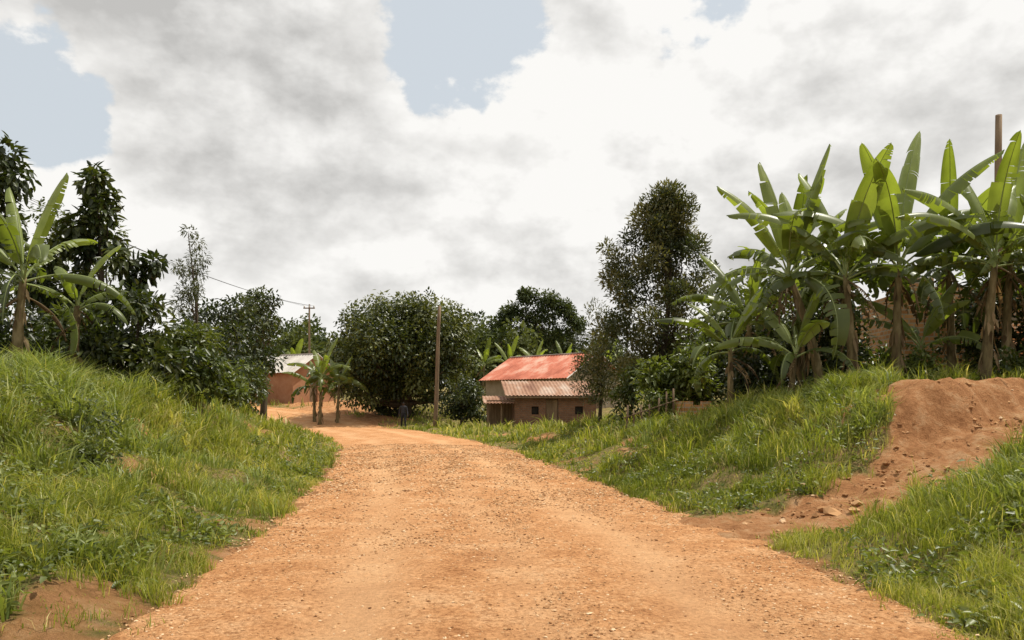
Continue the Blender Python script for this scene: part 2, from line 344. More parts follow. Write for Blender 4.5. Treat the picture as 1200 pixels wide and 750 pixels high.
print('grass', mb.n)
mb.build('grass', [M_grass])
mb = MB()
cl=[]
for _ in range(46): cl.append((R.uniform(-8.4,-5.6),R.uniform(9,13.5),.62))
for _ in range(34): cl.append((R.uniform(-9.5,-7.0),R.uniform(13,22),.75))
for _ in range(50): cl.append((R.uniform(5.0,6.9),R.uniform(12.4,15),.42))
for _ in range(24): cl.append((R.uniform(4.6,6.4),R.uniform(7.2,9.4),.34))
for _ in range(40): cl.append((R.uniform(3,6.5),R.uniform(15,22),.42))
for _ in range(50): cl.append((R.uniform(-6.5,-3.2),R.uniform(4.5,14),.32))
for cx,cy,hh in cl:
    k=70; x=cx+R.normal(0,.14,k); y=cy+R.normal(0,.14,k); dm=dirtmask(x,y)<.4; x=x[dm]; y=y[dm]; k=len(x)
    if k==0: continue
    az=np.arctan2(y-cy,x-cx)+R.normal(0,.5,k)
    blades(mb,x,y,height(x,y),hh*R.uniform(.5,1.1,k),R.uniform(.012,.024,k),R.uniform(.3,1.0,k),0,np.clip(R.normal(.5,.25,k),0,1),az)
mb.build('tall_grass',[M_tallg])
mb=MB()
x,y=scatter(12000,3.5,32,1.3,.72); d=dirtmask(x,y); xl,xr=edges(y); de=np.maximum(xl-x,x-xr)
wn=vnoise(x,y,.7,101,3); steep=((x<0)&(de>2.0)&(de<4.4)&(y<17))
mound=((x>5)&(x<7.3)&(y>11.5)&(y<15))
ok=(d<.2)&(de>.15)&(de<9)&((wn>.52)|steep|mound|(R.rand(len(x))<.15))
x=x[ok];y=y[ok];st=(steep|mound)[ok]; z=height(x,y)
for i in range(len(x)):
    k=R.randint(12,30); hh=R.uniform(.06,.26)*(1.6 if st[i] else 1)
    P=np.stack([x[i]+R.normal(0,.08,k),y[i]+R.normal(0,.08,k),z[i]+hh*R.rand(k)],1)
    D=np.stack([P[:,0]-x[i],P[:,1]-y[i],.03+0*P[:,0]],1)+R.normal(0,.05,(k,3))
    leaves(mb,P,D,R.uniform(.04,.11,k),R.uniform(.02,.05,k),0,np.clip(R.uniform(.1,.9)*.7+R.rand(k)*.3,0,1),.5,.25)
mb.build('weeds',[M_leafL])

# ------------------------------------------------------------------ trees
def tree(name, base, clumps, nleaf, leaf, mat, trunk_r=.2, dirz=-.25, wid=.42, vert=1.0, barkmat=None, shell=.45, cvar=.7, limbs=1.0, limbk=1.0, tipf=1.0):
    mb=MB(); C=np.array(clumps,float); base=np.array(base,float)
    top=C[np.argmax(C[:,2]),:3]
    t=np.linspace(0,1,9)[:,None]; cen=C[:,:3].mean(0)
    tipz=base[2]+(C[:,2].max()-.1-base[2])*tipf
    tip=np.array([top[0]*.6+cen[0]*.4, top[1]*.6+cen[1]*.4, tipz])
    trunk=base*(1-t)+tip*t; trunk[:,0]+=np.sin(t[:,0]*3.1)*.04*(tip[2]-base[2]); trunk[0,2]-=.25
    trunk[:,1]+=np.sin(t[:,0]*4.+1)*.02*(tip[2]-base[2])
    rr=trunk_r*(1-.85*t[:,0]); rr[0]*=1.3
    tube(mb,trunk,rr,9,1)
    for c in C:
        if R.rand()>limbs: continue
        h=np.clip((c[2]-base[2])*.62-.15*R.rand(),.1,None)/max(tip[2]-base[2],.1); h=min(max(h,.12),.95)
        k=h*8; i=int(k); f=k-i; st=trunk[i]*(1-f)+trunk[min(i+1,8)]*f
        r0=trunk_r*(1-.85*h)*.45*limbk; s=np.linspace(0,1,6)[:,None]; ln=np.linalg.norm(c[:3]-st)
        mid=st*(1-s)+c[:3]*s; mid[:,2]+=-np.sin(s[:,0]*3.14)*.1*ln; mid[1:-1]+=R.normal(0,.03*ln,(4,3))
        tube(mb,mid,np.maximum(r0*(1-.8*s[:,0]),.006),5,1,cap=False)
    w=C[:,3]**2; cnt=np.maximum((w/w.sum()*nleaf).astype(int),8)
    for c,k in zip(C,cnt):
        u=nrm(R.normal(0,1,(k,3))); rad=c[3]*(R.rand(k,1)**shell)
        P=c[:3]+u*rad*np.array([1,1,vert])
        D=u*.8+R.normal(0,.6,(k,3))+np.array([0,0,dirz])
        cr=R.uniform(0,cvar)
        leaves(mb,P,D,leaf*R.uniform(.65,1.25,k),leaf*wid*R.uniform(.8,1.2,k),0,np.clip(cr*.65+R.rand(k)*.45-.05,0,1),.45)
    return mb.build(name,[mat,barkmat or M_bark])
def ellclumps(cx,cy,cz,rx,ry,rz,n,r,inner=.75,rvar=.4,zmin=None):
    out=[]
    for i in range(n):
        u=nrm(R.normal(0,1,3)); q=R.uniform(inner,1.0) if i%4 else R.uniform(.2,.7)
        p=(cx+u[0]*rx*q,cy+u[1]*ry*q,cz+u[2]*rz*q)
        rc=r*R.uniform(1-rvar,1+rvar)
        if zmin is not None and p[2]<zmin: continue
        out.append((*p,rc))
    return out
def H(x,y): return float(height(np.array([x]),np.array([y]))[0])

c=[(-10.5,20,7.1,.42),(-10.25,20.2,6.75,.35),(-10.4,20,6.3,.5),(-10.8,19.8,6.0,.4),(-10.7,20,5.46,.45),(-10.1,20.2,5.6,.35),(-9.4,20,4.8,.42),(-9.75,19.7,5.1,.4),(-9.0,20,5.05,.33),(-11.6,20,5.2,.45),(-11.3,20.2,5.7,.4),(-10.9,20,4.5,.5),(-10.1,20,3.9,.5),(-11.9,20,4.5,.5),(-11.4,20,3.9,.5),(-9.6,20,4.2,.4),(-10.6,20.3,7.45,.25)]
c=[(p[0],p[1],p[2],p[3]*.85) for p in c]
tree('broadleaf_tree',(-10.6,20,H(-10.6,20)),c,2300,.27,M_leafD,.11,dirz=-.6,wid=.45)
c=[(-12.1,19,7.5,.4),(-11.8,19,6.9,.4),(-12.3,19,6.6,.45),(-12.6,19,7.2,.5),(-12.2,19,6.0,.5),(-12.7,19,5.4,.6),(-12.1,19,5.2,.45),(-13.2,19,6.4,.6)]
tree('broadleaf_tree',(-12.9,19,H(-12.9,19)),c,1500,.24,M_leafD,.12,dirz=-.6,wid=.45)
c=ellclumps(-13.2,24,5.2,1.7,1.4,2.2,26,.45)
tree('slender_tree',(-13.2,24,H(-13,24)),c,4200,.15,M_leafM,.1)
c=ellclumps(-10.9,27,5.4,.7,.7,2.2,16,.32)
tree('slender_tree',(-10.9,27,H(-10.9,27)),c,1500,.17,M_leafA,.07,wid=.22,dirz=-.3)
for (cx,cy,cz,rx,rz,n,nl,lf,m) in [(-8.5,17.5,2.9,1.0,1.1,26,2800,.2,M_leafD),(-7.7,19,2.4,.7,.8,14,1300,.19,M_leafM),(-9.4,23,2.8,1.0,1.2,22,2600,.18,M_leafM),(-8.7,24.5,2.3,.8,.9,16,1500,.2,M_leafL),(-10.3,18.5,2.8,1.0,1.2,20,2200,.2,M_leafM),(-10.6,29,3.0,1.6,1.6,30,3200,.19,M_leafD),(-9.9,30,2.2,1.0,1.0,18,1500,.18,M_leafM),(-11.2,16.5,2.6,1.2,1.2,20,2000,.2,M_leafD),
    (-6.3,11.3,1.2,.8,.28,18,1500,.075,M_leafM),(-5.5,10.4,.85,.5,.22,12,900,.07,M_leafM)]:
    tree('shrub',(cx,cy,H(cx,cy)),ellclumps(cx,cy,cz,rx,rx,rz,n,(.32*rx+.06) if rz>.3 else .2,.6),nl,lf,m,.06 if rx>.9 else .02,limbs=.6)
tree('mango_tree',(-12.3,35,H(-12.3,35)),ellclumps(-12.3,35,4.0,2.0,1.9,2.3,64,.55),8500,.22,M_leafD,.22,limbs=.5)
tree('mango_tree',(-12.9,41,H(-12.9,41)),ellclumps(-12.9,41,6.2,.9,.9,1.2,18,.42)+ellclumps(-13.3,41,4.5,1.6,1.4,1.6,24,.5),4200,.22,M_leafD,.2,limbs=.5)
c=ellclumps(-7.6,56,5.6,4.6,4.2,3.4,130,1.05,.74,.5)+ellclumps(-5.2,55,4.2,2.6,2.2,2.9,44,.75)+ellclumps(-10.4,55,3.8,1.9,2,2.4,32,.7)+ellclumps(-7.2,56,8.0,2.4,2,.8,18,.6)
c=[q for q in c if q[2]>1.5]
tree('mango_tree',(-7.6,56,H(-7.6,56)),c,34000,.27,M_leafD,.45,cvar=1.4,limbs=.4,wid=.5)
tree('shrub',(-3.2,50,H(-3.2,50)),ellclumps(-3.0,50,1.6,1.7,1.2,1.5,34,.45,.5),3600,.24,M_leafD,.08)
tree('shrub',(-8.8,57,H(-8.8,57)),ellclumps(-8.6,57,1.3,2.2,1.2,1.1,34,.45,.5),3000,.22,M_leafD,.08)
c=[]
for i in range(125):
    zz=1.9+7.0*R.rand()**1.0
    hw=np.interp(zz,[1.9,3.5,5,6.5,7.6,9],[1.6,2.1,2.0,1.6,1.0,.25]); an=R.uniform(0,6.28)
    rr=hw*math.sqrt(R.rand()); c.append((4.85+.7*sstep(4,9,zz)+rr*math.cos(an),28+rr*math.sin(an),zz,R.uniform(.25,.62)))
c+= [(3.6,28,6.6,.5),(3.75,28,6.0,.55),(3.4,28,5.9,.4),(6.6,28,7.1,.4),(3.3,28,7.0,.3),(5.6,28,9.0,.25),(5.4,28,8.6,.35),(4.1,28,7.3,.4),(6.9,28,6.2,.4)]
tree('silky_oak_tree',(4.9,28,H(5,28)),c,31000,.16,M_leafA,.15,dirz=.35,wid=.36,limbs=.35,limbk=.6,cvar=1.3)
c=ellclumps(3.4,31,3.4,.8,.8,2.0,36,.4)
tree('slender_tree',(3.4,31,H(3.4,31)),c,4500,.14,M_leafA,.08,dirz=.3,wid=.3,limbs=.4)
tree('shrub',(4.9,23.5,H(4.9,23.5)),ellclumps(4.9,23.5,2.15,1.1,.9,1.1,38,.34,.5),3000,.2,M_leafL,.06,dirz=-.3,limbs=.5)
tree('shrub',(6.0,24.5,H(5.9,24.5)),ellclumps(6.0,24.5,2.4,1.2,.9,1.4,32,.4,.5),3000,.18,M_leafM,.06,limbs=.5)
tree('shrub',(3.7,25.5,H(3.7,25.5)),ellclumps(3.75,25.5,1.7,.65,.6,1.0,22,.28,.5),1500,.16,M_leafM,.05,limbs=.5)
tree('shrub',(4.0,22.5,H(4.0,22.5)),ellclumps(4.0,22.5,1.5,.4,.4,.55,10,.2,.5),500,.13,M_leafL,.03,limbs=.5)
for (cx,cy,cz,rx,rz,n,nl,lf,m) in [(6.6,21.5,2.9,1.1,1.5,30,3000,.18,M_leafD),(8.3,21.5,3.0,1.2,1.5,30,3200,.18,M_leafD),(9.4,19.6,2.3,.7,.7,20,1400,.17,M_leafM),(11.9,19.9,3.3,1.0,1.5,32,3200,.17,M_leafD),(12.9,18.8,3.1,.9,1.5,26,2600,.17,M_leafD),(13.6,19.5,3.6,1.2,1.8,26,2600,.18,M_leafM),(7.6,26,4.2,1.6,2.0,36,3400,.2,M_leafM),(9.3,27.5,4.2,1.4,2.0,30,3000,.2,M_leafD),(6.0,20,2.1,.7,.9,18,1300,.16,M_leafD),(8.9,17.6,2.2,.5,.45,14,900,.13,M_leafL),(10.6,16.8,2.2,.6,.45,14,1000,.13,M_leafM),(7.6,18.6,2.3,.7,.6,16,1200,.14,M_leafD)]:
    tree('coffee_shrub',(cx,cy,H(cx,cy)),ellclumps(cx,cy,cz,rx,rx*.8,rz,n,.36*rx+.05,.5),nl,lf,m,.05,limbs=.5)
c=[]
for q in [(1.8,86,13.0,1.5,.8),(4.0,86,12.3,1.5,.9),(.4,86,11.2,1.6,.9),(5.9,86,11.4,1.7,1.),(3.0,86,10.6,2.0,1.1),(6.9,86,9.8,1.6,1.1),(-.8,86,9.6,1.7,1.2),(1.8,86,9.,2.4,1.4),(5,86,8.6,2.4,1.4)]:
    c+=ellclumps(q[0],q[1],q[2],q[3],1.3,q[4],12,.6,.4)
tree('spreading_tree',(3.2,86,H(3.2,86)),c,8500,.4,M_leafF,.25,limbs=.3,limbk=.6,tipf=.8)
mb=MB()
for i in range(165):
    yy=R.uniform(76,125); xx=R.uniform(-.85,.85)*yy
    ph=xx/yy
    toppy=np.interp(ph,[-.857,-.482,-.289,-.268,-.214,-.171,-.043,0,.086,.171,.32,.857],[.102,.091,.09,.111,.107,.088,.118,.109,.091,.091,.105,.118])-R.uniform(0,.028)
    zt=1.6+toppy*yy; g=float(base_z(yy)); rz=(zt-g)/2; rx=R.uniform(2.2,4.2)
    cc=ellclumps(xx,yy,g+rz*1.05,rx,rx*.7,rz*.9,22,rx*.3,.6)
    tube(mb,[(xx,yy,g-.3),(xx,yy,g+rz*1.4)],[.25,.1],6,1)
    c0=R.uniform(0,.5)
    for q in cc:
        k=40; uu=nrm(R.normal(0,1,(k,3))); P=np.array(q[:3])+uu*q[3]*(R.rand(k,1)**.4)
        leaves(mb,P,uu+R.normal(0,.5,(k,3)),.6*R.uniform(.6,1.2,k),.3,0,np.clip(c0+R.uniform(0,.25)+R.rand(k)*.3,0,1))
mb.build('distant_trees',[M_leafF,M_bark])

# ------------------------------------------------------------------ bananas
def banana(base, stem, lean, n, L, W, seed, elev=(80,15), torn=.6, dead=4, bendk=1.0, r0=.12, azoff=0):
    rs=np.random.RandomState(seed); mb=MB(); base=np.array(base,float)
    t=np.linspace(0,1,12); top=base+np.array([lean[0],lean[1],stem])
    pts=base[None]*(1-t[:,None])+top[None]*t[:,None]; pts[:,0]+=-np.sin(t*3.14)*lean[0]*.15; pts[0,2]-=.2
    rad=r0*(1-.5*t); rad=rad+r0*.06*np.sin(t*31)
    tube(mb,pts,rad,12,1)
    for i in range(int(11*stem)):
        f=rs.rand()*.95; p=base*(1-f)+top*f; a=rs.uniform(0,6.28); o=np.array([math.cos(a),math.sin(a),0])
        P=(p+o*r0*(1.02-.5*f))[None]; leaves(mb,P,(o*.25+np.array([0,0,-1.]))[None],rs.uniform(.2,.5),rs.uniform(.04,.09),2,rs.rand(),.2,-.05)
    def leaf(start,az,e0,bend,Ll,Ww,tn,mat,droop0,cr,ribmat=3):
        M=56; s=np.linspace(0,1,M); e=np.radians(e0)-np.radians(bend)*s**1.35
        az_=az+.25*s*rs.uniform(-1,1)
        T=np.stack([np.cos(az_)*np.cos(e),np.sin(az_)*np.cos(e),np.sin(e)],1)
        P=start+np.concatenate([[np.zeros(3)],np.cumsum((T[1:]+T[:-1])*.5*(Ll/(M-1)),0)])
        tube(mb,P,np.interp(s,[0,.15,1],[.03,.018,.004]),5,ribmat)
        S=np.stack([-np.sin(az_),np.cos(az_),0*az_],1); Nn=np.cross(T,S)
        roll=rs.uniform(-.6,.6); S2=S*math.cos(roll)+Nn*math.sin(roll); N2=np.cross(T,S2)
        if N2[M//3,2]<0: N2=-N2
        pet=.14; uq=np.clip((s-pet)/(1-pet),0,1); w=Ww*.5*np.clip(np.sin(np.pi*np.clip(uq,0,1)**.85),0,1)**.5
        for sd in (-1,1):
            i=int(pet*M)
            while i<M-1:
                g=rs.randint(1,4) if rs.rand()<tn else rs.randint(6,18)
                j=min(i+g,M-1); ang=droop0+tn*.35+rs.normal(0,.1+.5*tn)*tn; fw=.35+rs.normal(0,.16)*tn
                wl=1-(rs.rand()*.35*tn)
                idx=np.arange(i,j+1); q=np.linspace(0,1,len(idx)); gap=(.12*tn)*(q-.5)*-2
                rows=[]
                for kk,fr in enumerate((0,.35,.7,1.0)):
                    a2=ang*(.3+.9*fr)
                    off=(S2[idx]*sd*math.cos(a2)-N2[idx]*math.sin(a2)+T[idx]*(fw*.5*fr+0))
                    lift=N2[idx]*.03*(1-fr)*(fr>0)
                    rows.append(P[idx]+off*(w[idx]*wl*fr)[:,None]+lift+T[idx]*(gap*fr*.2)[:,None])
                V=np.stack(rows,1).reshape(-1,3); nn=len(idx)
                a=(np.arange(nn-1)[:,None]*4+np.arange(3)[None]).ravel()
                mb.add(V,[np.stack([a,a+1,a+5,a+4],1)],mat,np.clip(cr+rs.normal(0,.09),0,1))
                i=j
    for i in range(n):
        f=i/(n-1); az=azoff+i*2.4+rs.uniform(-.4,.4); e0=elev[0]*(1-f)+elev[1]*f+rs.uniform(-8,8)
        bend=(25+95*f**.8+rs.uniform(-12,25))*bendk
        leaf(top-np.array([0,0,.12*f]),az,e0,bend,L*rs.uniform(.75,1.12),W*rs.uniform(.85,1.15),torn*min(1,.45+f),0,.2+.5*rs.rand(),np.clip(.85-.65*f+rs.normal(0,.15),0,1))
    for i in range(dead):
        az=rs.uniform(0,6.28); leaf(top-np.array([0,0,rs.uniform(.05,.4)]),az,rs.uniform(-35,-5),rs.uniform(50,75),L*rs.uniform(.35,.6),W*.32,.9,2,1.2,rs.rand(),2)
    return mb.build('banana_plant',[M_banana,M_stem,M_dead,M_rib])
banana((-9.35,15,H(-9.35,15)),2.05,(.15,0),12,2.2,.44,11,(78,8),.9,3)
banana((-9.1,16.5,H(-9.1,16.5)),1.7,(.1,0),7,1.5,.38,12,(80,25),.8,3)
banana((-10.5,14.5,H(-10.5,14.5)),2.3,(0,0),9,1.9,.44,13,(75,15),.9,3)
banana((7.0,18,H(7.0,18)),2.75,(-.75,0),16,2.9,.56,21,(84,8),.95,6)
banana((5.1,18.6,H(5.1,18.6)),1.5,(0,0),10,1.9,.42,22,(75,10),.85,3,r0=.09)
banana((6.1,17.4,H(6.1,17.4)),1.0,(.1,0),8,1.8,.4,32,(78,20),.8,2,r0=.08)
banana((6.2,20.2,H(6.2,20.2)),2.3,(-.2,0),12,2.4,.5,35,(80,10),.95,3)
banana((7.5,20.6,H(7.5,20.6)),3.3,(-.1,0),13,2.9,.54,37,(84,12),.95,4,azoff=2.2)
banana((8.3,19.6,H(8.3,19.6)),3.0,(-.2,0),14,2.9,.58,23,(84,12),.95,5)
banana((7.3,17.0,H(7.3,17.0)),2.5,(-.1,.2),12,2.8,.6,24,(88,18),.8,4,bendk=.9)
banana((8.3,17.2,H(8.3,17.2)),2.75,(.1,.1),12,3.1,.66,25,(88,20),.6,4,bendk=.8,azoff=1)
banana((9.75,16.4,H(9.75,16.4)),2.5,(.2,0),14,2.7,.54,26,(85,10),.9,4,azoff=2)
banana((10.4,18.8,H(10.4,18.8)),3.2,(-.1,0),14,2.8,.56,38,(85,12),.9,4,azoff=4)
banana((10.9,17.6,H(10.9,17.6)),2.9,(.1,0),14,2.8,.58,27,(84,10),.95,5,azoff=.6)
banana((11.6,16.6,H(11.6,16.6)),2.5,(-.1,0),12,2.6,.58,28,(86,14),.85,4,azoff=3)
banana((12.6,17.6,H(12.6,17.6)),3.0,(0,0),12,2.8,.58,36,(86,14),.85,4,azoff=1.3)
banana((8.9,22,H(8.9,22)),3.6,(0,0),12,2.8,.58,29,(84,14),.9,4)
banana((9.35,18.4,H(9.35,18.4)),1.3,(.1,0),8,1.9,.42,39,(78,15),.85,2,r0=.08)
banana((-12.3,51,H(-12.3,51)),3.1,(.1,0),12,2.6,.7,41,(82,15),.8,3)
banana((-11.4,52,H(-11.4,52)),2.6,(.1,0),10,2.4,.7,42,(82,15),.8,3)
banana((-13.0,52.5,H(-13.0,52.5)),2.4,(-.1,0),10,2.2,.6,43,(82,15),.8,3)
for i,(x0,y0) in enumerate([(-2.6,72),(-.4,74),(2.0,72),(6.6,72),(8.5,70),(4.8,75),(-23,58),(-20.5,75)]):
    banana((x0,y0,H(x0,y0)),3.0,(.1,0),9,2.7,.7,50+i,(82,20),.6,2)

# ------------------------------------------------------------------ buildings
def sheet(mb, o, uvec, vvec, nu, amp=.03, mat=0, nv=8):
    o=np.array(o,float); uv=np.array(uvec,float); vv=np.array(vvec,float); Nn=nrm(np.cross(uv,vv)); 
    if Nn[2]<0: Nn=-Nn
    K=nu*6+1; a=np.linspace(0,1,K); b=np.linspace(0,1,nv)
    V=o+uv*a[None,:,None]+vv*b[:,None,None]+Nn*(amp*np.sin(a*nu*6.283))[None,:,None]+Nn*(.012*R.randn(nv))[:,None,None]
    i=(np.arange(nv-1)[:,None]*K+np.arange(K-1)[None]).ravel(); mb.add(V.reshape(-1,3),[np.stack([i,i+1,i+K+1,i+K],1)],mat)
def wall_x(mb, x0, x1, y, z0, z1, th, ops, mat=0):
    ops=sorted(ops); cur=x0
    for (xa,xb,za,zb) in ops:
        box(mb,(cur,y,z0),(xa,y+th,z1),mat)
        if za>z0: box(mb,(xa,y,z0),(xb,y+th,za),mat)
        if zb<z1: box(mb,(xa,y,zb),(xb,y+th,z1),mat)
        cur=xb
    box(mb,(cur,y,z0),(x1,y+th,z1),mat)
e=empty('brick_house',(.15,44.5,-.2),math.radians(4))
mb=MB(); ops=[(.95,1.35,1.05,1.5),(1.75,2.45,.25,1.9),(3.4,3.85,1.05,1.5)]
wall_x(mb,0,4.6,0,0,2.1,.2,ops); wall_x(mb,0,4.6,3.4,0,2.8,.2,[])
for xx in (0,4.4):
    v=[(xx,.2,0),(xx+.2,.2,0),(xx+.2,3.4,0),(xx,3.4,0),(xx,.2,2.1),(xx+.2,.2,2.1),(xx+.2,3.4,2.8),(xx,3.4,2.8)]
    mb.add(v,[np.array([(0,3,2,1),(4,5,6,7),(0,1,5,4),(1,2,6,5),(2,3,7,6),(3,0,4,7)])])
mb.build('walls',[M_brickd],False,e)
mb=MB(); sheet(mb,(-.55,-.4,2.08),(5.4,0,0),(0,4.3,.95),26,.025); mb.build('roof',[M_brown],True,e)
mb=MB()
for xx in np.linspace(-.4,4.7,9): box(mb,(xx,-.35,1.98),(xx+.06,-.02,2.03),0)
box(mb,(-.5,-.38,1.97),(4.8,-.36,2.06),0); mb.build('eave_timbers',[M_wood],False,e)
mb=MB(); box(mb,(1.78,.08,.25),(2.42,.12,1.88)); 
for q in (1.95,2.1,2.25): box(mb,(q,.06,.3),(q+.015,.078,1.85))
mb.build('door',[M_wood],False,e)
mb=MB(); box(mb,(.97,.1,1.07),(1.33,.14,1.48)); box(mb,(3.42,.1,1.07),(3.83,.14,1.48)); mb.build('dark_window_panels',[M_dark],False,e)  # recessed near-black panels: the dark interior behind the windows, put into the colour
mb=MB()
for xx in (-1.5,-.75): tube(mb,[(xx,-.1,0),(xx,-.1,1.8)],[.05,.04],7)
box(mb,(-1.55,-.14,1.78),(-.02,-.06,1.86)); box(mb,(-1.5,1.9,0),(-.02,2.0,1.9)); mb.build('porch_frame',[M_wood],False,e)
mb=MB(); sheet(mb,(-1.75,-.45,1.7),(1.7,0,0),(0,2.7,.4),9,.02); mb.build('porch_roof',[M_brown],True,e)
def gable(name, loc, rot, w, d, wallh, ridge, wallm, roofm, ops, over=.4):
    e=empty(name,loc,rot); mb=MB()
    wall_x(mb,-w/2,w/2,0,0,wallh,.2,ops); wall_x(mb,-w/2,w/2,d-.2,0,wallh,.2,[])
    for yy in (0,d-.2):
        v=[(-w/2,yy,wallh),(w/2,yy,wallh),(0,yy,ridge-.08),(-w/2,yy+.2,wallh),(w/2,yy+.2,wallh),(0,yy+.2,ridge-.08)]
        mb.add(v,[np.array([(0,1,2),(3,5,4)]),np.array([(0,2,5,3),(1,4,5,2)])])
    box(mb,(-w/2,.2,0),(-w/2+.2,d-.2,wallh-.02)); box(mb,(w/2-.2,.2,0),(w/2,d-.2,wallh-.02)); mb.build('walls',[wallm],False,e)
    mb=MB(); sl=(ridge-wallh)/(w/2); 
    for sg in (-1,1):
        sheet(mb,(0,-over,ridge+.02),(0,d+2*over,0),(sg*(w/2+over),0,-(w/2+over)*sl),int(d*3.5),.025)
    mb.build('roof',[roofm],True,e)
    mb=MB(); box(mb,(-.12,-over-.02,ridge),(.12,d+over+.02,ridge+.06))
    for sg in (-1,1):
        a=np.array([0,-over-.03,ridge-.02]); b=np.array([sg*(w/2+over),-over-.03,ridge-.02-(w/2+over)*sl]); tube(mb,[a,b],.05,4)
    mb.build('ridge_and_bargeboards',[M_pale],False,e)
    mb=MB()
    for (xa,xb,za,zb) in ops: box(mb,(xa+.02,.1,za),(xb-.02,.15,zb-.02))
    if ops: mb.build('doors_and_windows',[M_wood],False,e)
    return e
gable('red_roof_house',(6.3,60.5,.5),math.radians(42),6.2,9.2,3.0,4.8,M_tan,M_red,[(-1.6,-.9,1.1,2.0),(-.3,.6,.0,2.0),(1.4,2.0,1.1,2.0)])
gable('plastered_house',(-16.4,66,1.4),math.radians(58),4.6,6,2.7,4.1,M_orange,M_pale,[(-.5,.4,0,1.9)])
gable('plastered_house',(-21.5,62,.9),math.radians(75),4.2,6,2.5,3.8,M_orange,M_brown,[(-.5,.4,0,1.9)])
gable('plastered_house',(-14.0,36.5,.9),math.radians(70),3.4,5,2.2,3.1,M_tan,M_pale,[(-.5,.4,0,1.9)])
e=empty('unfinished_brick_house',(10.35,21.3,1.4),math.radians(-4)); mb=MB()
wall_x(mb,0,8,0,0,3.25,.25,[(2.4,3.3,1.0,2.3),(4.2,5.2,0,2.2),(6,7,1.,2.3)])
box(mb,(0,.25,0),(.25,7,3.1)); box(mb,(0,0,3.25),(.9,.25,3.5)); box(mb,(7.75,.25,0),(8,7,3.)); wall_x(mb,0.25,7.75,6.75,0,3.0,.25,[]); mb.build('walls',[M_brick],False,e)
mb=MB()
for (xa,xb,z) in [(2.25,3.45,2.3),(4.05,5.35,2.2),(5.85,7.15,2.3)]: box(mb,(xa,-.03,z),(xb,-.003,z+.15))
mb.build('lintels',[M_tan],False,e)
e=empty('low_brick_wall',(4.6,22.4,H(4.9,22.4)-.1),math.radians(5)); mb=MB()
for i in range(9): box(mb,(i*.26,0,0),(i*.26+.25,.2,.42+.11*R.randint(0,3))); 
mb.build('brick_courses',[M_brick],False,e)
mb=MB()
for i,xx in enumerate(np.linspace(3.2,4.5,7)):
    z=H(xx,22.2); tube(mb,[(xx,22.2,z-.2),(xx+R.uniform(-.05,.05),22.2,z+R.uniform(.5,.8))],[.035,.025],6)
tube(mb,[(3.1,22.16,H(3.2,22.2)+.4),(4.6,22.16,H(4.5,22.2)+.42)],.02,5); mb.build('wooden_fence',[M_wood],True)

# ------------------------------------------------------------------ poles + wires
def pole(x,y,z0,z1,lean=0,arm=True,r=.13):
    e=empty('utility_pole',(0,0,0)); mb=MB(); t=np.linspace(0,1,8)
    pts=np.stack([x+lean*t+.02*np.sin(t*6),y+0*t,z0+(z1-z0)*t],1); tube(mb,pts,r*(1-.35*t),10); mb.build('shaft',[M_wood],True,e)
    if arm:
        mb=MB(); box(mb,(x+lean-.5,y-.17,z1-.4),(x+lean+.5,y-.09,z1-.3))
        mb.build('crossarm',[M_wood],False,e); mb=MB()
        for q in (-.42,0,.42): tube(mb,[(x+lean+q,y-.13,z1-.3),(x+lean+q,y-.13,z1-.22),(x+lean+q,y-.13,z1-.1)],[.05,.06,.03],8)
        mb.build('insulators',[M_pale],True,e)
pole(-4.75,49,-.3,7.45,.3,False,.15)
pole(-17.8,70,1.0,10.1,0,True,.11)
pole(-21,25,1.5,11.0,0,True)
pole(13.45,22,1.5,9.5,.0,False,.13)
for o in (-.42,0.08,.42):
    mb=MB(); t=np.linspace(0,1,60); A=np.array([-17.8+o,69.87,9.95]); B=np.array([-21+o,24.87,10.85])
    P=A*(1-t[:,None])+B*t[:,None]; P[:,2]-=(.9+.4*o)*4*t*(1-t); tube(mb,P,.01,4); mb.build('power_line',[M_wire],True)

